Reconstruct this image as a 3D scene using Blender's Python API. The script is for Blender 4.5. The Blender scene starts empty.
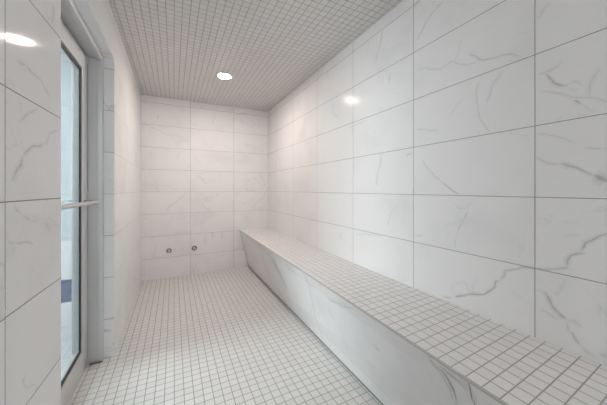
# Tiled steam room: marble-look wall tiles, mosaic floor / ceiling / bench, glazed door to a hall.
import bpy, bmesh, math, random
from mathutils import Vector
scene = bpy.context.scene
COL = scene.collection

# ------------------------------------------------------------------ dimensions (metres)
EYE = 1.195
XR, XL = 1.345, -0.382          # right wall, left wall
YB, YN = 3.979, -2.4            # back wall, wall behind the camera
ZC = 2.432                      # ceiling
XO = -0.602                     # hall side of the left wall
DY0, DY1, DZ = 1.272, 2.285, 2.138   # door opening
XF = -0.443                     # inner edge of the metal frame
XLEAF = -0.524
TH, TL = 0.2964, 0.6135         # tile course height / length
V0 = 1.1624                     # a course joint height
PIT = 0.0508                    # mosaic pitch
BZ = 0.580                      # bench top
HZ = 2.31                       # hall ceiling
HY, HX = 2.68, -2.7             # hall back wall, far side
def bx_front(y): return 0.845 + 0.0125*y

# ------------------------------------------------------------------ object helpers
def link(o, parent=None):
    COL.objects.link(o)
    if parent: o.parent = parent
    return o
def tag(o, label=None, cat=None, group=None, kind=None):
    if label: o['label'] = label
    if cat: o['category'] = cat
    if group: o['group'] = group
    if kind: o['kind'] = kind
    return o
def empty(name, loc):
    o = bpy.data.objects.new(name, None); o.location = loc; o.empty_display_size = 0.1
    return link(o)
def obj(name, bm, mat, parent=None, smooth=False, bevel=0, seg=2):
    me = bpy.data.meshes.new(name)
    bmesh.ops.recalc_face_normals(bm, faces=bm.faces)
    bm.to_mesh(me); bm.free()
    o = bpy.data.objects.new(name, me)
    me.materials.append(mat)
    if smooth:
        for f in me.polygons: f.use_smooth = True
    link(o, parent)
    if parent:
        o.matrix_parent_inverse.identity()
        o.location = -Vector(parent.location)      # meshes are written in world coordinates
        # bake the offset so that every part keeps its own origin at the thing's base
        for vv in me.vertices: vv.co -= Vector(parent.location)
        o.location = (0, 0, 0)
    if bevel:
        b = o.modifiers.new('bevel', 'BEVEL'); b.width = bevel; b.segments = seg
        b.limit_method = 'ANGLE'; b.angle_limit = math.radians(40)
    return o
def box(bm, a, b):
    x0, y0, z0 = a; x1, y1, z1 = b
    v = [bm.verts.new(p) for p in ((x0,y0,z0),(x1,y0,z0),(x1,y1,z0),(x0,y1,z0),(x0,y0,z1),(x1,y0,z1),(x1,y1,z1),(x0,y1,z1))]
    for f in ((0,3,2,1),(4,5,6,7),(0,1,5,4),(1,2,6,5),(2,3,7,6),(3,0,4,7)): bm.faces.new([v[i] for i in f])
    return bm
def prism(bm, poly, path):
    """closed polygon (list of functions or points) swept between two rings of points"""
    r0 = [bm.verts.new(p) for p in poly]; r1 = [bm.verts.new(p) for p in path]
    n = len(r0)
    for i in range(n): bm.faces.new((r0[i], r0[(i+1)%n], r1[(i+1)%n], r1[i]))
    bm.faces.new(r0[::-1]); bm.faces.new(r1)
    return bm
def lathe(bm, prof, centre, axis, n=48, closed=False):
    """prof: (radius, distance along axis)"""
    ax = Vector(axis).normalized()
    u = ax.orthogonal().normalized(); w = ax.cross(u)
    rings = []
    for r, t in prof:
        if r < 1e-6: rings.append([bm.verts.new(Vector(centre)+ax*t)])
        else: rings.append([bm.verts.new(Vector(centre)+ax*t+(u*math.cos(2*math.pi*k/n)+w*math.sin(2*math.pi*k/n))*r) for k in range(n)])
    for a, b in zip(rings, rings[1:]+([rings[0]] if closed else [])):
        for k in range(n):
            k2 = (k+1) % n
            if len(a) == 1 and len(b) == 1: continue
            if len(a) == 1: bm.faces.new((a[0], b[k2], b[k]))
            elif len(b) == 1: bm.faces.new((a[k], a[k2], b[0]))
            else: bm.faces.new((a[k], a[k2], b[k2], b[k]))
    return bm
def tube(bm, pts, r, n=20):
    pts = [Vector(p) for p in pts]; rings = []
    up = Vector((0, 0, 1))
    for i, p in enumerate(pts):
        t = (pts[min(i+1, len(pts)-1)] - pts[max(i-1, 0)]).normalized()
        a = t.cross(up).normalized(); b = a.cross(t)
        rings.append([bm.verts.new(p+(a*math.cos(2*math.pi*k/n)+b*math.sin(2*math.pi*k/n))*r) for k in range(n)])
    for q, s in zip(rings, rings[1:]):
        for k in range(n): bm.faces.new((q[k], q[(k+1)%n], s[(k+1)%n], s[k]))
    bm.faces.new(rings[0][::-1]); bm.faces.new(rings[-1])
    return bm

# ------------------------------------------------------------------ materials
class N:
    """tiny node-graph writer"""
    def __init__(s, name):
        s.m = bpy.data.materials.new(name); s.m.use_nodes = True
        s.t = s.m.node_tree; s.t.nodes.clear()
        s.out = s.t.nodes.new('ShaderNodeOutputMaterial')
    def put(s, sock, v):
        if isinstance(v, bpy.types.NodeSocket): s.t.links.new(v, sock)
        elif v is not None: sock.default_value = v
    def math(s, op, a, b=None, c=None, clamp=False):
        n = s.t.nodes.new('ShaderNodeMath'); n.operation = op; n.use_clamp = clamp
        for i, v in enumerate((a, b, c)):
            if v is not None: s.put(n.inputs[i], v)
        return n.outputs[0]
    def smooth(s, x, a, b, lo=0.0, hi=1.0):
        n = s.t.nodes.new('ShaderNodeMapRange'); n.interpolation_type = 'SMOOTHSTEP'
        for i, v in zip(range(5), (x, a, b, lo, hi)): s.put(n.inputs[i], v)
        return n.outputs[0]
    def mix(s, f, a, b):
        n = s.t.nodes.new('ShaderNodeMix'); n.data_type = 'RGBA'
        s.put(n.inputs[0], f); s.put(n.inputs[6], a); s.put(n.inputs[7], b)
        return n.outputs[2]
    def comb(s, x, y, z):
        n = s.t.nodes.new('ShaderNodeCombineXYZ')
        for i, v in enumerate((x, y, z)): s.put(n.inputs[i], v)
        return n.outputs[0]
    def pos(s):
        g = s.t.nodes.new('ShaderNodeNewGeometry'); n = s.t.nodes.new('ShaderNodeSeparateXYZ')
        s.t.links.new(g.outputs['Position'], n.inputs[0]); return n.outputs
    def noise(s, vec, scale, detail=4, rough=0.55, dist=0.0):
        n = s.t.nodes.new('ShaderNodeTexNoise'); n.inputs['Scale'].default_value = scale
        n.inputs['Detail'].default_value = detail; n.inputs['Roughness'].default_value = rough
        n.inputs['Distortion'].default_value = dist
        s.put(n.inputs['Vector'], vec); return n.outputs['Fac']
    def rand(s, vec):
        n = s.t.nodes.new('ShaderNodeTexWhiteNoise'); n.noise_dimensions = '3D'
        s.put(n.inputs['Vector'], vec); return n.outputs['Value']
    def bsdf(s, col, rough, metal=0.0, spec=0.5, coat=0.0, coat_rough=0.05, normal=None, ior=1.5):
        b = s.t.nodes.new('ShaderNodeBsdfPrincipled')
        s.put(b.inputs['Base Color'], col); s.put(b.inputs['Roughness'], rough)
        s.put(b.inputs['Metallic'], metal); b.inputs['IOR'].default_value = ior; s.put(b.inputs['Specular IOR Level'], spec)
        s.put(b.inputs['Coat Weight'], coat); s.put(b.inputs['Coat Roughness'], coat_rough)
        if normal is not None:
            s.put(b.inputs['Normal'], normal)
        s.t.links.new(b.outputs[0], s.out.inputs[0]); return b
    def bump(s, h, dist, strength=1.0):
        n = s.t.nodes.new('ShaderNodeBump'); n.inputs['Distance'].default_value = dist
        n.inputs['Strength'].default_value = strength; s.put(n.inputs['Height'], h); return n.outputs[0]

def grid_line(g, c, L, c0, half, soft):
    """1 on the joint lines at c0 + k*L, 0 on the tiles"""
    q = g.math('DIVIDE', g.math('SUBTRACT', c, c0), L)
    fr = g.math('FRACT', q); cell = g.math('FLOOR', q)
    d = g.math('MULTIPLY', g.math('SUBTRACT', 0.5, g.math('ABSOLUTE', g.math('SUBTRACT', fr, 0.5))), L)
    return g.smooth(d, half-soft, half+soft, 1.0, 0.0), cell

TILE = (0.85, 0.845, 0.84, 1); VEIN = (0.30, 0.31, 0.32, 1); WGROUT = (0.30, 0.295, 0.285, 1)
def marble(name, ax, u0, L=TL, v0=V0, H=TH, faint=0.16, rough=0.18, spec=0.07, grout=WGROUT, grid=True, half=0.0014, rot=0.0):
    """large polished marble-look tiles; veins traced on the wall come in through the 'vein' attribute"""
    g = N(name); P = g.pos()
    U, V = P[ax], P[2]
    if grid:
        lu, cu = grid_line(g, U, L, u0, half, 0.0006)
        lv, cv = grid_line(g, V, H, v0, half, 0.0006)
        line = g.math('MAXIMUM', lu, lv)
        rnd = g.rand(g.comb(cu, cv, 3.7+ax))
    else:
        rnd = 0.37; line = 0.0
    off = g.math('MULTIPLY', rnd, 60.0)
    vec = g.comb(g.math('ADD', U, off), g.math('ADD', V, g.math('MULTIPLY', off, 1.7)), off)
    n1 = g.noise(vec, 2.2, 5, 0.6, 0.8)
    ridge = g.smooth(g.math('ABSOLUTE', g.math('SUBTRACT', n1, 0.5)), 0.0, 0.012, 1.0, 0.0)
    mask = g.smooth(g.noise(vec, 3.1, 2, 0.5), 0.48, 0.66)
    auto = g.math('MULTIPLY', g.math('MULTIPLY', ridge, mask), faint)
    cloud = g.math('MULTIPLY', g.smooth(g.noise(vec, 2.6, 3, 0.5), 0.48, 0.75), 0.10)
    at = g.t.nodes.new('ShaderNodeAttribute'); at.attribute_name = 'vein'
    brk = g.smooth(g.noise(g.comb(U, V, 0.0), 55.0, 3, 0.6), 0.30, 0.60, 0.7, 1.0)
    tr = g.math('MULTIPLY', at.outputs['Fac'], brk)
    k = g.math('MAXIMUM', g.math('ADD', auto, cloud), tr, clamp=True)
    col = g.mix(k, TILE, VEIN)
    if grid: col = g.mix(line, col, grout)
    r = g.math('ADD', rough, g.math('MULTIPLY', line, 0.5)) if grid else rough
    wav = g.math('MULTIPLY', g.noise(g.comb(g.math('ADD', U, off), V, off), 5.0, 1), 0.06)
    h = g.math('SUBTRACT', wav, line) if grid else wav
    nrm = g.bump(h, 0.0012)
    g.bsdf(col, r, spec=spec, normal=nrm, ior=1.33)
    return g.m

def mosaic(name, x0=0.003, y0=1.307, tile=(0.755, 0.745, 0.725, 1), grout=(0.31, 0.295, 0.275, 1), half=0.0019, rough=0.38, skew=0.0, yskew=0.0):
    g = N(name); P = g.pos()
    lu, cu = grid_line(g, g.math('SUBTRACT', P[0], g.math('MULTIPLY', P[1], skew)), PIT, x0, half, 0.0006)
    lv, cv = grid_line(g, g.math('SUBTRACT', P[1], g.math('MULTIPLY', P[0], yskew)), PIT, y0, half, 0.0006)
    line = g.math('MAXIMUM', lu, lv)
    rnd = g.rand(g.comb(cu, cv, 1.3))
    tint = g.smooth(rnd, 0.0, 1.0, 0.0, 1.0)
    c2 = tuple(c*0.955 for c in tile[:3])+(1,)
    col = g.mix(tint, tile, c2)
    sp = g.smooth(g.noise(g.comb(P[0], P[1], 0.0), 160.0, 3), 0.5, 0.75, 0.0, 0.10)
    col = g.mix(sp, col, (0.5, 0.48, 0.46, 1))
    dirt = g.noise(g.comb(P[0], P[1], 4.0), 2.5, 3)
    gr = g.mix(dirt, grout, tuple(c*1.25 for c in grout[:3])+(1,))
    col = g.mix(line, col, gr)
    g.bsdf(col, g.math('ADD', rough, g.math('MULTIPLY', line, 0.4)), spec=0.4,
           normal=g.bump(g.math('MULTIPLY', line, -1.0), 0.0012))
    return g.m

def plain(name, col, rough=0.5, metal=0.0, spec=0.5, noise_amt=0.04, scale=30):
    g = N(name); P = g.pos()
    n = g.noise(g.comb(P[0], P[1], P[2]), scale, 3)
    c = g.mix(g.math('MULTIPLY', n, noise_amt*2), col+(1,), tuple(x*0.7 for x in col)+(1,))
    g.bsdf(c, g.math('ADD', rough-0.03, g.math('MULTIPLY', n, 0.06)), metal, spec)
    return g.m

M_right = marble('marble_right', 1, 0.5399, faint=0.11)
M_back = marble('marble_back', 0, 0.2122, 0.5976, faint=0.2, grout=(0.38, 0.37, 0.36, 1))
M_left = marble('marble_left', 1, 0.323, faint=0.20, rough=0.07)
M_leftfar = marble('marble_left_far', 1, 3.979-6*TL, faint=0.12, grout=(0.5, 0.49, 0.47, 1))
M_near = marble('marble_near', 0, 0.2, faint=0.2)
M_reveal = marble('marble_reveal', 0, -0.3, 0.6, faint=0.45)
M_soffit = marble('marble_soffit', 1, 1.6, 0.6, v0=0.3, H=5.0, faint=0.2)
M_benchf = marble('marble_bench', 1, 0.5165, 1.22, v0=-0.8, H=5.0, faint=0.10, half=0.0012)
M_floor = mosaic('mosaic_floor')
M_ceil = mosaic('mosaic_ceiling', 0.003, 1.30, (0.72, 0.705, 0.69, 1), (0.33, 0.32, 0.305, 1))
M_seat = mosaic('mosaic_bench', 0.8505, 0.5312, (0.86, 0.845, 0.83, 1), (0.40, 0.385, 0.37, 1), skew=0.0125, yskew=0.056)
M_alu = plain('brushed_aluminium', (0.72, 0.73, 0.735), 0.36, 0.35, noise_amt=0.05, scale=12)
M_aluwhite = plain('satin_door_metal', (0.68, 0.68, 0.67), 0.38, 0.25, noise_amt=0.04, scale=10)
M_trim = plain('bench_edge_metal', (0.56, 0.54, 0.52), 0.42, 0.3)
M_black = plain('black_rubber_and_gap_shade', (0.012, 0.016, 0.02), 0.5)  # gasket rubber, also the shaded gap at the frame foot
M_chrome = plain('dull_chrome', (0.33, 0.31, 0.29), 0.22, 1.0, noise_amt=0.1, scale=120)
M_satin = plain('satin_nickel', (0.62, 0.59, 0.56), 0.35, 0.5)
M_dark = plain('dark_bore', (0.02, 0.018, 0.016), 0.6)
M_seal = plain('grey_sealant', (0.30, 0.30, 0.30), 0.55)
M_bar = plain('pull_bar_metal', (0.70, 0.69, 0.68), 0.25, 0.7)
M_white = plain('white_trim_paint', (0.8, 0.8, 0.8), 0.4)
M_hallceil = plain('hall_ceiling_paint', (0.40, 0.43, 0.44), 0.6)
M_hallside = plain('hall_side_paint', (0.5, 0.54, 0.55), 0.5)

M_nearfill = None
# hall back wall: small white tiles with a navy tile band below pale blue paint
g = N('hall_tile_and_paint'); P = g.pos()
lu, cu = grid_line(g, P[0], 0.10, -0.655, 0.0018, 0.0008)
lv, cv = grid_line(g, P[2], 0.10, 0.0, 0.0018, 0.0008)
line = g.math('MAXIMUM', lu, lv)
col = g.mix(g.math('MULTIPLY', line, 0.45), (0.68, 0.685, 0.69, 1), (0.5, 0.52, 0.53, 1))
band = g.math('MULTIPLY', g.math('GREATER_THAN', P[2], 0.302), g.math('LESS_THAN', P[2], 0.480))
nv = g.mix(g.rand(g.comb(g.math('FLOOR', g.math('DIVIDE', P[0], 0.03)), g.math('FLOOR', g.math('DIVIDE', P[2], 0.03)), 0.0)),
           (0.05, 0.078, 0.17, 1), (0.075, 0.11, 0.21, 1))
col = g.mix(band, col, nv)
up = g.math('GREATER_THAN', P[2], 0.788)
col = g.mix(up, col, (0.50, 0.56, 0.575, 1))
g.bsdf(col, 0.35)
M_hall = g.m
g = N('hall_floor_tile'); P = g.pos()
lu, cu = grid_line(g, P[0], 0.05, 0.0, 0.002, 0.0008); lv, cv = grid_line(g, P[1], 0.05, 0.0, 0.002, 0.0008)
g.bsdf(g.mix(g.math('MAXIMUM', lu, lv), (0.52, 0.55, 0.56, 1), (0.30, 0.29, 0.31, 1)), 0.35)
M_hallfloor = g.m

def glass():
    g = N('door_glass')
    tr = g.t.nodes.new('ShaderNodeBsdfTransparent'); tr.inputs[0].default_value = (0.93, 0.965, 0.97, 1)
    gl = g.t.nodes.new('ShaderNodeBsdfGlossy'); gl.inputs['Roughness'].default_value = 0.0
    lw = g.t.nodes.new('ShaderNodeLayerWeight'); lw.inputs[0].default_value = 0.5
    fr = g.math('ADD', 0.035, g.math('MULTIPLY', 0.9, g.math('POWER', lw.outputs['Facing'], 5.0)))
    mx = g.t.nodes.new('ShaderNodeMixShader')
    g.t.links.new(fr, mx.inputs[0]); g.t.links.new(tr.outputs[0], mx.inputs[1]); g.t.links.new(gl.outputs[0], mx.inputs[2])
    g.t.links.new(mx.outputs[0], g.out.inputs[0]); return g.m
M_glass = glass()
def emit(name, col, s):
    g = N(name); e = g.t.nodes.new('ShaderNodeEmission'); e.inputs[0].default_value = col+(1,); e.inputs[1].default_value = s
    g.t.links.new(e.outputs[0], g.out.inputs[0]); return g.m
M_lamp = emit('lamp_lens', (1.0, 0.865, 0.80), 112.0)
M_nearfill = emit('near_fill_glow', (0.96, 0.98, 1.0), 1.5)  # glow of the added light behind the camera
M_hallfill = emit('hall_fill_glow', (0.94, 0.975, 1.0), 6.2)  # glow of the added, unseen light across the hall
M_panelfill = emit('hall_fill_panel_glow', (0.90, 0.96, 1.0), 1.6)  # glow of the added hall ceiling panels

# ------------------------------------------------------------------ veins traced from the tiles
VEINS = {'R':[(0.016,0.45,[(0.949,2.244),(1.011,2.221),(1.05,2.198),(1.091,2.15),(1.135,2.11)]),(0.02,0.5,[(1.106,2.345),(1.157,2.329)]),(0.014,0.4,[(1.135,1.938),(1.077,1.925),(1.024,1.895),(0.961,1.875),(0.932,1.879),(0.909,1.888),(0.887,1.88),(0.86,1.853),(0.819,1.832),(0.779,1.828)]),(0.016,0.55,[(0.809,1.884),(0.779,1.861),(0.747,1.824),(0.716,1.817),(0.682,1.809),(0.658,1.81),(0.626,1.799),(0.604,1.782),(0.579,1.762)]),(0.01,0.25,[(0.849,1.978),(0.86,1.931),(0.887,1.88)]),(0.012,0.3,[(0.619,1.855),(0.6,1.867),(0.579,1.868)]),(0.02,0.3,[(0.491,1.941),(0.509,1.93),(0.532,1.895)]),(0.012,0.25,[(0.617,1.866),(0.593,1.875),(0.554,1.86)]),(0.014,0.45,[(0.452,1.694),(0.467,1.677),(0.491,1.668),(0.509,1.667),(0.532,1.668)]),(0.016,0.85,[(0.509,1.667),(0.494,1.645),(0.479,1.616),(0.461,1.6),(0.438,1.589)]),(0.01,0.4,[(0.438,1.589),(0.427,1.601),(0.411,1.597),(0.401,1.577)]),(0.01,0.35,[(0.406,1.567),(0.422,1.568),(0.438,1.582)]),(0.012,0.4,[(0.525,1.598),(0.497,1.587),(0.473,1.575),(0.444,1.556),(0.427,1.543),(0.39,1.531),(0.361,1.517),(0.346,1.505),(0.339,1.496)]),(0.018,1.0,[(0.427,1.543),(0.416,1.527),(0.403,1.51)]),(0.01,0.35,[(0.403,1.51),(0.385,1.489),(0.37,1.47)]),(0.018,0.35,[(0.356,1.623),(0.368,1.6),(0.378,1.579),(0.38,1.534)]),(0.012,0.5,[(0.535,1.425),(0.509,1.42),(0.485,1.409),(0.461,1.397),(0.438,1.383)]),(0.012,0.5,[(0.535,1.425),(0.503,1.417),(0.473,1.403),(0.444,1.388),(0.416,1.367)]),(0.012,0.6,[(0.395,1.347),(0.37,1.342),(0.339,1.337)]),(0.012,0.5,[(0.536,1.328),(0.519,1.315),(0.5,1.301),(0.479,1.295),(0.461,1.297)]),(0.02,0.9,[(0.461,1.297),(0.438,1.286),(0.411,1.274),(0.39,1.258),(0.37,1.246)]),(0.04,1.0,[(0.37,1.246),(0.356,1.237),(0.346,1.23),(0.336,1.221)]),(0.016,0.9,[(0.339,1.043),(0.356,1.03),(0.375,1.011),(0.39,1.001),(0.396,0.982),(0.403,0.965)]),(0.016,0.9,[(0.39,0.963),(0.411,0.957),(0.43,0.944),(0.439,0.924),(0.441,0.897)]),(0.014,0.7,[(0.43,0.902),(0.449,0.891),(0.479,0.88),(0.528,0.868),(0.569,0.862),(0.604,0.845),(0.646,0.828),(0.652,0.801),(0.666,0.778)]),(0.014,0.25,[(0.455,1.008),(0.438,1.023),(0.401,1.025)]),(0.016,0.9,[(0.669,0.774),(0.687,0.765),(0.691,0.736),(0.709,0.715),(0.738,0.686),(0.769,0.674),(0.817,0.658),(0.852,0.637),(0.883,0.618)]),(0.014,0.8,[(0.901,0.608),(0.925,0.601),(0.954,0.596)]),(0.012,0.6,[(0.535,0.776),(0.511,0.781)]),(0.02,0.9,[(0.511,0.781),(0.496,0.762),(0.485,0.734),(0.471,0.718),(0.453,0.704),(0.441,0.698)]),(0.014,0.5,[(0.521,0.703),(0.501,0.701),(0.481,0.691),(0.467,0.688)]),(0.022,0.3,[(0.441,0.856),(0.455,0.824),(0.46,0.801),(0.471,0.787),(0.488,0.784)]),(0.025,0.4,[(0.441,0.698),(0.421,0.701),(0.408,0.694),(0.402,0.688)]),(0.02,0.3,[(0.359,0.793),(0.353,0.776),(0.357,0.746)]),(0.012,0.6,[(0.443,0.696),(0.438,0.666),(0.434,0.65)]),(0.016,1.0,[(0.428,0.659),(0.42,0.641),(0.405,0.62)]),(0.014,0.5,[(0.405,0.62),(0.39,0.606),(0.369,0.599)]),(0.03,0.5,[(0.357,0.618),(0.345,0.616),(0.339,0.614)]),(0.012,0.35,[(0.761,1.725),(0.772,1.69),(0.772,1.631),(0.763,1.579),(0.754,1.533),(0.725,1.488),(0.716,1.468)]),(0.02,0.3,[(0.654,1.739),(0.682,1.705),(0.703,1.68),(0.712,1.641),(0.725,1.607)]),(0.01,0.25,[(0.829,1.673),(0.871,1.639),(0.915,1.588)]),(0.012,0.45,[(1.138,1.569),(1.065,1.549),(0.974,1.527)]),(0.02,0.55,[(1.212,1.406),(1.189,1.42),(1.165,1.426)]),(0.012,0.45,[(1.081,1.376),(1.058,1.33),(1.005,1.275),(0.962,1.237)]),(0.014,0.7,[(0.962,1.237),(0.91,1.201),(0.86,1.169)]),(0.02,0.5,[(1.159,1.201),(1.143,1.164)]),(0.01,0.3,[(0.887,1.121),(0.866,1.101),(0.819,1.092),(0.79,1.146)]),(0.014,0.35,[(0.882,1.117),(0.86,1.095),(0.819,1.095),(0.799,1.131)]),(0.014,0.55,[(0.814,1.085),(0.829,1.048),(0.85,1.01),(0.869,0.961)]),(0.02,0.7,[(0.869,0.961),(0.876,0.939)]),(0.012,0.45,[(0.879,0.938),(0.882,0.88)]),(0.014,0.4,[(1.143,0.907),(1.106,0.91),(1.078,0.922)]),(0.02,0.4,[(1.479,2.151),(1.49,2.126)]),(0.02,0.4,[(1.357,2.007),(1.351,1.957),(1.361,1.926)]),(0.014,0.35,[(1.589,1.731),(1.711,1.728),(1.846,1.724)]),(0.016,0.3,[(2.047,2.016),(2.081,1.932),(1.966,1.83)]),(0.02,0.4,[(1.768,1.782),(1.768,1.65)]),(0.02,0.45,[(1.434,1.453),(1.442,1.375),(1.469,1.319)]),(0.02,0.4,[(1.469,1.319),(1.483,1.225)]),(0.03,0.25,[(1.324,1.127),(1.315,1.06)]),(0.02,0.3,[(1.289,1.11),(1.342,1.026),(1.37,0.94)]),(0.018,0.3,[(1.723,0.823),(1.612,0.845),(1.458,0.857),(1.418,0.863)]),(0.03,0.25,[(1.92,0.819),(1.95,0.743)]),(0.03,0.25,[(2.564,0.813),(2.54,0.728)]),(0.014,0.7,[(1.414,2.345),(1.436,2.268),(1.47,2.2),(1.491,2.131)]),(0.02,0.6,[(1.201,2.318),(1.214,2.304)])],'B':[(0.02,0.45,[(-0.191,2.191),(-0.195,2.124)]),(0.014,0.4,[(-0.338,2.042),(-0.245,2.009),(-0.168,1.989),(-0.11,1.934),(0.03,1.936),(0.133,1.889)]),(0.02,0.3,[(0.538,2.296),(0.504,2.136)]),(0.02,0.35,[(0.409,1.888),(0.4,1.817)]),(0.02,0.35,[(0.239,2.106),(0.293,2.108)]),(0.014,0.4,[(0.956,1.895),(1.071,1.866),(1.176,1.809),(1.284,1.79)]),(0.02,0.5,[(1.007,2.363),(0.819,2.324)]),(0.012,0.4,[(-0.357,1.261),(-0.206,1.254),(-0.07,1.242),(0.051,1.181)]),(0.016,0.45,[(0.144,1.147),(0.112,1.09),(0.051,1.045),(-0.09,0.925)]),(0.016,0.4,[(0.282,1.076),(0.391,0.944),(0.481,0.877)]),(0.012,0.35,[(0.239,1.424),(0.391,1.438),(0.619,1.45)]),(0.016,0.3,[(0.071,1.704),(0.04,1.611)]),(0.014,0.25,[(0.239,1.68),(0.347,1.557)]),(0.014,0.35,[(0.071,0.838),(0.217,0.822),(0.413,0.839),(0.492,0.877)]),(0.02,0.35,[(-0.366,0.84),(-0.31,0.79)]),(0.02,0.3,[(-0.366,0.647),(-0.31,0.578)]),(0.02,0.3,[(-0.206,0.438),(-0.254,0.268)]),(0.025,0.3,[(0.643,0.574),(0.631,0.466)]),(0.014,0.25,[(0.504,0.177),(0.714,0.238)]),(0.014,0.3,[(1.054,1.345),(0.964,1.255),(0.901,1.18)]),(0.02,0.3,[(1.334,1.218),(1.265,1.061),(1.08,0.911)])],'N':[(0.02,0.5,[(1.213,1.842),(1.208,1.824),(1.199,1.767)]),(0.01,0.45,[(0.916,1.517),(0.93,1.522)]),(0.012,0.5,[(0.983,1.547),(1.03,1.552),(1.053,1.548),(1.083,1.544),(1.114,1.546),(1.143,1.528),(1.186,1.511)]),(0.01,0.4,[(1.034,1.552),(1.032,1.532)]),(0.012,0.4,[(1.098,1.447),(1.072,1.431),(1.048,1.421),(1.016,1.395),(0.995,1.383)]),(0.008,0.25,[(0.999,1.451),(1.006,1.426),(1.001,1.391)]),(0.012,0.4,[(1.261,1.417),(1.212,1.398),(1.173,1.378),(1.163,1.355),(1.137,1.342)]),(0.02,0.6,[(1.137,1.342),(1.093,1.329),(1.058,1.319),(1.03,1.302),(1.016,1.289)]),(0.03,0.65,[(1.016,1.289),(1.008,1.266),(0.983,1.245),(0.965,1.219)]),(0.014,0.5,[(0.965,1.219),(0.941,1.222)]),(0.01,0.3,[(0.959,1.219),(0.948,1.198)]),(0.014,0.4,[(0.971,1.156),(0.987,1.137),(1.016,1.119)]),(0.02,0.55,[(1.016,1.119),(1.048,1.106),(1.088,1.105),(1.131,1.101)]),(0.016,0.45,[(1.131,1.101),(1.155,1.078),(1.186,1.045)]),(0.01,0.35,[(1.126,1.101),(1.173,1.099),(1.226,1.076),(1.261,1.049)]),(0.014,0.35,[(1.048,1.109),(1.077,1.096),(1.126,1.098)]),(0.012,0.45,[(0.944,1.058),(0.983,1.048),(1.025,1.044),(1.077,1.022)]),(0.008,0.25,[(1.025,1.109),(1.016,1.076),(0.991,1.051)]),(0.012,0.25,[(0.983,1.048),(0.959,1.016)]),(0.012,0.4,[(0.922,0.965),(0.929,0.924)]),(0.02,0.5,[(0.916,0.881),(0.934,0.876)]),(0.01,0.25,[(1.173,0.964),(1.24,0.944)])],'F':[(0.007,0.5,[(1.279,0.29),(1.2,0.288),(1.114,0.285),(1.037,0.282),(0.953,0.29),(0.879,0.303)]),(0.008,0.6,[(1.034,0.405),(0.981,0.383),(0.945,0.353),(0.906,0.34),(0.873,0.326)]),(0.006,0.6,[(0.944,0.368),(0.886,0.337),(0.82,0.312),(0.761,0.283)]),(0.005,0.4,[(1.021,0.406),(0.944,0.368)]),(0.012,0.4,[(0.675,0.565),(0.644,0.542),(0.615,0.52),(0.599,0.482),(0.601,0.43)]),(0.012,0.5,[(0.623,0.56),(0.585,0.549),(0.549,0.544),(0.523,0.533)]),(0.008,0.4,[(0.557,0.577),(0.532,0.556),(0.515,0.534),(0.517,0.506)]),(0.008,0.45,[(1.754,0.32),(1.737,0.254),(1.715,0.198),(1.701,0.151)]),(0.007,0.35,[(1.475,0.397),(1.419,0.342),(1.366,0.312),(1.332,0.286)]),(0.008,0.35,[(1.434,0.483),(1.291,0.504),(1.129,0.55)]),(0.012,0.25,[(1.746,0.527),(1.69,0.482)]),(0.01,0.35,[(2.595,0.541),(2.407,0.35),(2.303,0.245)])]}
def wall_mesh(name, mat, faces, veins, place, label, kind='structure', parent=None, bmx=None, gain=0.8, wide=1.0):
    """slab faces (lists of points) + thin ribbons carrying the vein attribute, all one mesh"""
    bm = bmx or bmesh.new()
    lay = bm.verts.layers.float.new('vein')
    for f in faces: bm.faces.new([bm.verts.new(p) for p in f])
    rnd = random.Random(5)
    for i, (w, s, pts) in enumerate(veins):
        P = [Vector(p) for p in pts]
        Q = [P[0]]
        for a, b in zip(P, P[1:]):
            L = (b-a).length; n = max(1, int(L/0.018))
            d = (b-a).normalized() if L > 1e-6 else Vector((1, 0)); nr = Vector((-d.y, d.x))
            for k in range(1, n+1):
                j = rnd.uniform(-1, 1)*min(0.0035, L*0.1) if k < n else 0
                Q.append(a+(b-a)*k/n + nr*j)
        ring = []
        off = 0.0004 + 0.00003*i
        for k, q in enumerate(Q):
            d = (Q[min(k+1, len(Q)-1)]-Q[max(k-1, 0)])
            if d.length < 1e-6: d = Vector((1, 0))
            d.normalize(); nr = Vector((-d.y, d.x))
            ww = w*0.40*wide*rnd.uniform(0.75, 1.25)
            t = s*gain*0.35 if k in (0, len(Q)-1) else s*gain*rnd.uniform(0.85, 1.0)
            row = []
            for side, val in ((-1.7, 0.0), (-0.45, t*0.35), (-0.1, t), (0.15, t), (0.5, t*0.4), (2.1, 0.0)):
                c = q+nr*ww*side
                vtx = bm.verts.new(place(c.x, c.y, off+0.000012*k)); vtx[lay] = val
                row.append(vtx)
            ring.append(row)
        for a, b in zip(ring, ring[1:]):
            for k in range(5): bm.faces.new((a[k], a[k+1], b[k+1], b[k]))
    me = bpy.data.meshes.new(name); bm.to_mesh(me); bm.free()
    me.materials.append(mat)
    o = bpy.data.objects.new(name, me); link(o, parent)
    if label: tag(o, label, None, None, kind)
    return o
def slab_faces(a, b):
    x0, y0, z0 = a; x1, y1, z1 = b
    v = ((x0,y0,z0),(x1,y0,z0),(x1,y1,z0),(x0,y1,z0),(x0,y0,z1),(x1,y0,z1),(x1,y1,z1),(x0,y1,z1))
    return [[v[i] for i in f] for f in ((0,3,2,1),(4,5,6,7),(0,1,5,4),(1,2,6,5),(2,3,7,6),(3,0,4,7))]

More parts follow.
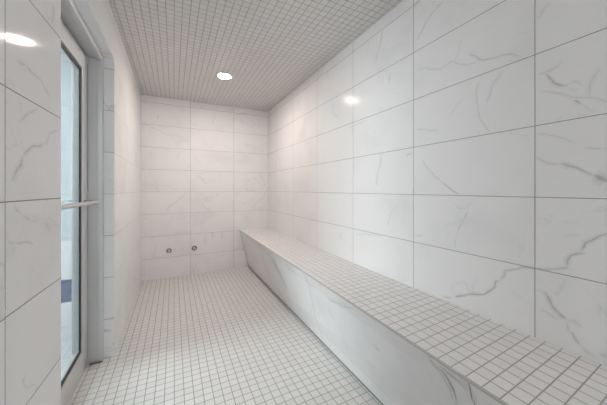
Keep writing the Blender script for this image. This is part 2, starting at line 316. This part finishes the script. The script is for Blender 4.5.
# ------------------------------------------------------------------ room shell
def struct(name, bm, mat, label):
    return tag(obj(name, bm, mat), label, None, None, 'structure')
struct('floor', box(bmesh.new(), (XO, YN, -0.12), (XR+0.12, YB+0.12, 0)), M_floor, 'pale square mosaic tile floor of the steam room')
struct('ceiling', box(bmesh.new(), (XO, YN, ZC), (XR+0.12, YB+0.12, ZC+0.12)), M_ceil, 'beige grey mosaic tile ceiling over the steam room')
wall_mesh('wall_right', M_right, slab_faces((XR, YN, 0), (XR+0.12, YB+0.12, ZC)), VEINS['R'],
          lambda u, v, o: (XR-o, u, v), 'long white marble look tile wall behind the bench')
wall_mesh('wall_back', M_back, slab_faces((XO, YB, 0), (XR, YB+0.12, ZC)), VEINS['B'],
          lambda u, v, o: (u, YB-o, v), 'marble look tile wall at the far end with two round outlets')
def xn(y): return -0.413+0.0287*y
# near stretch of the left wall (very slightly out of parallel, as in the room)
nf = []
A = [(xn(YN), YN), (xn(DY0), DY0), (XO, DY0), (XO, YN)]
lo = [(x, y, 0) for x, y in A]; hi = [(x, y, ZC) for x, y in A]
nf.append(lo[::-1]); nf.append(hi)
for i in range(4): nf.append([lo[i], lo[(i+1)%4], hi[(i+1)%4], hi[i]])
wall_mesh('wall_left', M_left, nf, VEINS['N'], lambda u, v, o: (xn(u)+o, u, v),
          'grey shaded marble look tile wall nearest the camera, left of the glass door')
bm = bmesh.new(); box(bm, (XO, DY1, 0), (XL, YB, ZC))
struct('wall_left', bm, M_leftfar, 'marble look tile wall beyond the glass door, receding to the far end')
struct('wall_left', box(bmesh.new(), (XO, DY0, DZ), (XL, DY1, ZC)), M_leftfar, 'tiled wall strip above the door opening')
struct('wall_near', box(bmesh.new(), (XO, YN-0.12, 0), (XR+0.12, YN, ZC)), M_near, 'tile wall at the near end of the room')
# tiled lining of the door reveal
bm = bmesh.new(); box(bm, (XF, DY1-0.010, 0), (XL-0.0005, DY1-0.0002, DZ-0.0101))
struct('trim_1', bm, M_reveal, 'pale marble tile lining on the far side of the door recess')
bm = bmesh.new(); box(bm, (XF, DY0+0.0002, DZ-0.010), (XL-0.0005, DY1-0.0002, DZ-0.0002))
struct('trim_2', bm, M_soffit, 'marble tile lining under the top of the door recess')
bm = bmesh.new(); box(bm, (XF, DY0+0.0002, 0), (-0.39, DY0+0.010, DZ-0.0101))
struct('trim_3', bm, M_reveal, 'tile lining on the near side of the door recess')

# ------------------------------------------------------------------ door with its metal frame
dr = empty('door_1', (XLEAF, 1.77, 0)); tag(dr, 'tall glazed door in a grey metal frame on the left', None, None, 'structure')
bm = bmesh.new()                                  # fixed frame: jamb + stop on each side, head
for s, y in ((1, DY1-0.0003), (-1, DY0+0.0003)):
    a, b = sorted((y, y-s*0.034)); box(bm, (XO+0.004, a, 0.001), (XF-0.0005, b, DZ-0.0006))
    a, b = sorted((y-s*0.034, y-s*0.085)); box(bm, (XO+0.004, a, 0.001), (XLEAF-0.046, b, DZ-0.037))
box(bm, (XO+0.004, DY0+0.0347, DZ-0.036), (XF-0.0005, DY1-0.0347, DZ-0.0006))
box(bm, (XO+0.004, DY0+0.086, DZ-0.080), (XLEAF-0.046, DY1-0.086, DZ-0.037))
box(bm, (XF-0.026, DY1-0.0470, 0.006), (XF-0.0005, DY1-0.0345, DZ-0.049))   # raised lip of the profile
box(bm, (XF-0.026, DY0+0.0345, 0.006), (XF-0.0005, DY0+0.0470, DZ-0.049))
box(bm, (XF-0.026, DY0+0.0345, DZ-0.0485), (XF-0.0005, DY1-0.0345, DZ-0.0362))
obj('door_frame', bm, M_alu, dr, bevel=0.002)
bm = bmesh.new(); box(bm, (XLEAF+0.010, DY1-0.051, 0.0005), (XF+0.002, DY1-0.0475, 0.006))  # black strip in place of the dark gap under the jamb
tag(obj('foot_gap_shade', bm, M_black, dr), 'black strip standing for the shaded gap at the foot of the frame')
LY0, LY1, LZ0, LZ1 = 1.322, 2.232, 0.006, 2.082
GY0, GY1, GZ0, GZ1 = 1.445, 2.106, 0.160, 1.965
bm = bmesh.new()                                  # leaf stiles and rails
X0, X1 = XLEAF-0.044, XLEAF
box(bm, (X0, LY0, LZ0), (X1, GY0, LZ1)); box(bm, (X0, GY1, LZ0), (X1, LY1, LZ1))
box(bm, (X0, GY0, LZ0), (X1, GY1, GZ0)); box(bm, (X0, GY0, GZ1), (X1, GY1, LZ1))
obj('door_leaf', bm, M_aluwhite, dr, bevel=0.002)
bm = bmesh.new(); q = 0.012                       # raised glazing bead round the glass
for a, b in (((GY0-q, GZ0-q), (GY0-0.0005, GZ1+q)), ((GY1+0.0005, GZ0-q), (GY1+q, GZ1+q)), ((GY0-0.0004, GZ0-q), (GY1+0.0004, GZ0-0.0005)), ((GY0-0.0004, GZ1+0.0005), (GY1+0.0004, GZ1+q))):
    box(bm, (X1-0.001, a[0], a[1]), (X1+0.006, b[0], b[1]))
obj('glazing_bead', bm, M_alu, dr, bevel=0.0015)
bm = bmesh.new()                                  # black glazing gasket all round
w = 0.020
for a, b in (((GY0, GZ0), (GY0+w, GZ1)), ((GY1-w, GZ0), (GY1, GZ1)), ((GY0+w, GZ0), (GY1-w, GZ0+w)), ((GY0+w, GZ1-w), (GY1-w, GZ1))):
    box(bm, (X1-0.0079, a[0], a[1]), (X1-0.002, b[0], b[1]))
tag(obj('glazing_gasket', bm, M_black, dr), 'black rubber glazing gasket')
bm = bmesh.new(); box(bm, (XLEAF-0.014, GY0+0.0003, GZ0+0.0003), (XLEAF-0.008, GY1-0.0003, GZ1-0.0003))
tag(obj('glass_pane', bm, M_glass, dr), 'clear glass pane')
bm = bmesh.new()                                  # horizontal pull bar, both ends turned into the stiles
zb, xb, pts = EYE-0.082, -0.452, []
y0, y1, rb = 1.39, 2.165, 0.028
pts.append((XLEAF-0.001, y1, zb))
for k in range(9):
    a = math.pi/2*k/8; pts.append((xb-rb+rb*math.sin(a), y1-rb+rb*math.cos(a), zb))
for k in range(9):
    a = math.pi/2*k/8; pts.append((xb-rb+rb*math.cos(a), y0+rb-rb*math.sin(a), zb))
pts.append((XLEAF-0.001, y0, zb))
tube(bm, pts, 0.0115)
hb = obj('pull_bar', bm, M_bar, dr, smooth=True)
tag(hb, 'horizontal metal pull bar across the glass')
bm = bmesh.new(); box(bm, (XO+0.004, DY0+0.036, 0.0005), (XLEAF+0.004, DY1-0.036, 0.0055))
obj('threshold', bm, M_alu, dr)

# ------------------------------------------------------------------ hall seen through the glass
struct('floor_hall', box(bmesh.new(), (HX, YN-0.12, -0.12), (XO, HY+0.12, 0)), M_hallfloor, 'pale tiled floor beyond the glass door')
struct('ceiling_hall', box(bmesh.new(), (HX, YN-0.12, HZ), (XO, HY+0.12, HZ+0.12)), M_hallceil, 'grey ceiling beyond the glass door')
struct('wall_hall_back', box(bmesh.new(), (HX, HY, 0), (XO, HY+0.12, HZ)), M_hall, 'white tiled wall with a navy band, pale blue above, beyond the door')
struct('wall_hall_left', box(bmesh.new(), (HX-0.12, YN-0.12, 0), (HX, HY+0.12, HZ)), M_hallside, 'pale blue wall on the far side of the hall')
struct('wall_hall_near', box(bmesh.new(), (HX, YN-0.12, 0), (XO, YN, HZ)), M_hallside, 'pale blue wall at the near end of the hall')
wd = empty('hall_fill_window', (HX, 2.035, 1.5)); tag(wd, 'added light source shaped as a large frosted window on the far side of the hall', None, None, 'structure')  # unseen window, added to throw light through the door
bm = bmesh.new(); wy0, wy1, wz0, wz1, f = 1.45, 2.62, 0.8, 2.2, 0.06
for a, b in (((wy0, wz0), (wy1, wz0+f)), ((wy0, wz1-f), (wy1, wz1)), ((wy0, wz0+f), (wy0+f, wz1-f)), ((wy1-f, wz0+f), (wy1, wz1-f)), ((2.005, wz0+f), (2.065, wz1-f))):
    box(bm, (HX+0.0003, a[0], a[1]), (HX+0.04, b[0], b[1]))
obj('fill_window_frame', bm, M_alu, wd, bevel=0.003)
bm = bmesh.new(); box(bm, (HX+0.002, wy0+f, wz0+f), (HX+0.012, 2.005, wz1-f)); box(bm, (HX+0.002, 2.065, wz0+f), (HX+0.012, wy1-f, wz1-f))
obj('fill_glow_pane', bm, M_hallfill, wd)
def fill_panel(cx, cy, sx, sy, label):  # unseen ceiling panels, added only to brighten the hall
    t = empty('hall_fill_panel', (cx, cy, HZ)); tag(t, label, 'ceiling light')
    bm = bmesh.new(); f = 0.02
    for a, b in (((-sx, -sy), (sx, -sy+f)), ((-sx, sy-f), (sx, sy)), ((-sx, -sy+f), (-sx+f, sy-f)), ((sx-f, -sy+f), (sx, sy-f))):
        box(bm, (cx+a[0], cy+a[1], HZ-0.03), (cx+b[0], cy+b[1], HZ-0.0003))
    obj('fill_panel_frame', bm, M_white, t)
    obj('fill_panel_diffuser', box(bmesh.new(), (cx-sx+f, cy-sy+f, HZ-0.024), (cx+sx-f, cy+sy-f, HZ-0.018)), M_panelfill, t)
fill_panel(-1.45, 1.75, 0.5, 0.55, 'added square fill light panel on the hall ceiling, beyond the door')
fill_panel(-1.45, 0.1, 0.5, 0.55, 'added square fill light panel at the near end of the hall')

# fill light added behind the camera, shaped as a frosted window
wn = empty('near_fill_window', (0.475, YN, 1.55)); tag(wn, 'added fill light shaped as a frosted window in the near end wall', None, None, 'structure')
bm = bmesh.new(); wx0, wx1, wz0, wz1, f = -0.25, 1.2, 0.8, 2.3, 0.05
for a, b in (((wx0, wz0), (wx1, wz0+f)), ((wx0, wz1-f), (wx1, wz1)), ((wx0, wz0+f), (wx0+f, wz1-f)), ((wx1-f, wz0+f), (wx1, wz1-f))):
    box(bm, (a[0], YN+0.0003, a[1]), (b[0], YN+0.03, b[1]))
obj('fill_window_frame', bm, M_alu, wn, bevel=0.003)
obj('fill_glow_pane', box(bmesh.new(), (wx0+f, YN+0.002, wz0+f), (wx1-f, YN+0.012, wz1-f)), M_nearfill, wn)

# ------------------------------------------------------------------ bench
b0, b1 = YN+0.001, YB-0.001
bench = empty('steam_room_bench', (1.1, 1.5, 0))
tag(bench, 'long built-in tiled bench running along the right wall with mosaic seat', 'bench')
XW = XR-0.0009
def ring(y, pts): return [(px if not callable(px) else px(y), y, pz) for px, pz in pts]
def run(bm, pts): return prism(bm, ring(b0, pts), ring(b1, pts))
fx = 1.040
def lean(dx, z):                                   # point on the leaning front panel
    t = (BZ-z)/BZ
    return lambda y: bx_front(y)*(1-t)+fx*t+dx
bm = bmesh.new(); run(bm, [(lean(0.012, BZ-0.0084), BZ-0.0084), (XW, BZ-0.0084), (XW, 0.0005), (lean(0.014, 0.0005), 0.0005)])
obj('bench_core', bm, M_seal, bench)
# front panel with traced veins
def fplace(u, v, o):
    t = (BZ-v)/BZ; return (bx_front(u)*(1-t)+fx*t+0.0-o, u, v)
bm = bmesh.new(); lay = None
zt, zb_ = BZ-0.0082, 0.004
pf = []
r0 = ring(b0, [(lean(0, zt), zt), (lean(0.0115, zt), zt), (lean(0.0115, zb_), zb_), (lean(0, zb_), zb_)])
r1 = ring(b1, [(lean(0, zt), zt), (lean(0.0115, zt), zt), (lean(0.0115, zb_), zb_), (lean(0, zb_), zb_)])
for i in range(4): pf.append([r0[i], r0[(i+1)%4], r1[(i+1)%4], r1[i]])
pf.append(r0[::-1]); pf.append(r1)
o = wall_mesh('front_panel', M_benchf, pf, VEINS['F'], fplace, None, parent=bench, gain=1.3, wide=1.4)
for vv in o.data.vertices: vv.co -= Vector(bench.location)
tag(o, 'smooth marble look front panel leaning inward to the floor')
bm = bmesh.new(); run(bm, [(lean(0.0048, BZ), BZ), (XW, BZ), (XW, BZ-0.0080), (lean(0.0048, BZ), BZ-0.0080)])
tag(obj('seat', bm, M_seat, bench), 'small square mosaic tile seat')
bm = bmesh.new(); run(bm, [(lean(-0.0015, BZ), BZ+0.0006), (lean(0.0046, BZ), BZ+0.0006), (lean(0.0046, BZ), BZ-0.0078), (lean(-0.0015, BZ), BZ-0.0078)])
tag(obj('edge_trim', bm, M_trim, bench, bevel=0.0015), 'thin brown grey metal edging strip')
bm = bmesh.new(); run(bm, [(lean(-0.001, 0.006), 0.009), (lean(-0.007, 0.0005), 0.0005), (lean(0.008, 0.0005), 0.0005), (lean(0.008, 0.006), 0.009)])
tag(obj('sealant_joint', bm, M_seal, bench), 'grey sealant line along the floor')

# ------------------------------------------------------------------ downlight
LX, LY = 0.493, 2.919
lt = empty('recessed_downlight', (LX, LY, ZC)); tag(lt, 'round white downlight glowing in the mosaic ceiling', 'ceiling light')
bm = bmesh.new(); lathe(bm, [(0.056, -0.0003), (0.079, -0.0003), (0.0795, -0.003), (0.076, -0.006), (0.070, -0.007), (0.060, -0.006)], (LX, LY, ZC), (0, 0, 1), 64, True)
obj('trim_ring', bm, M_white, lt, smooth=True)
bm = bmesh.new(); lathe(bm, [(0, -0.0105), (0.035, -0.0102), (0.056, -0.0088), (0.066, -0.0064), (0.0665, -0.004), (0, -0.004)], (LX, LY, ZC), (0, 0, 1), 64)
obj('lens', bm, M_lamp, lt, smooth=True)

# ------------------------------------------------------------------ two round wall outlets
def outlet(x, z, label, r=0.034, deep=0.080):
    t = empty('wall_outlet', (x, YB, z)); tag(t, label, 'pipe outlet', 'round metal outlets on the far wall')
    c = (x, YB-0.0003, z)
    bm = bmesh.new(); lathe(bm, [(0, 0), (r, 0), (r*1.0, 0.003), (r*0.93, 0.006), (r*0.60, 0.010), (r*0.5, 0.010), (0, 0.010)], c, (0, -1, 0), 40)
    obj('escutcheon', bm, M_chrome, t, smooth=True)
    bm = bmesh.new(); lathe(bm, [(r*0.18, 0.0101), (r*0.48, 0.0101), (r*0.48, deep), (r*0.42, deep+0.004), (r*0.20, deep+0.004), (r*0.18, deep)], c, (0, -1, 0), 6, True)
    obj('hex_nozzle', bm, M_satin, t)
    bm = bmesh.new(); lathe(bm, [(0, 0.0102), (r*0.17, 0.0102), (r*0.17, deep-0.004), (0, deep-0.004)], c, (0, -1, 0), 24)
    tag(obj('nozzle_bore', bm, M_dark, t), 'dark opening')
outlet(-0.057, EYE-0.833, 'left of two small round metal outlets low on the far tiled wall')
outlet(0.261, EYE-0.831, 'right of two small round metal outlets, just right of a tile joint', 0.036)

# ------------------------------------------------------------------ camera, world, view
cam = bpy.data.cameras.new('camera'); co = bpy.data.objects.new('camera', cam); COL.objects.link(co)
cam.sensor_width = 36.0; cam.lens = 260.34/607*36.0
cam.shift_y = -(202.5-189.35)/607
cam.clip_start = 0.02
co.location = (0, 0, EYE); co.rotation_euler = (math.radians(90), 0, -math.radians(26.49))
scene.camera = co
w = bpy.data.worlds.new('world'); scene.world = w; w.use_nodes = True
w.node_tree.nodes['Background'].inputs[0].default_value = (0.02, 0.02, 0.02, 1)
vs = scene.view_settings
vs.view_transform = 'Standard'; vs.look = 'None'; vs.gamma = 1; vs.use_curve_mapping = False
vs.exposure = 1.6
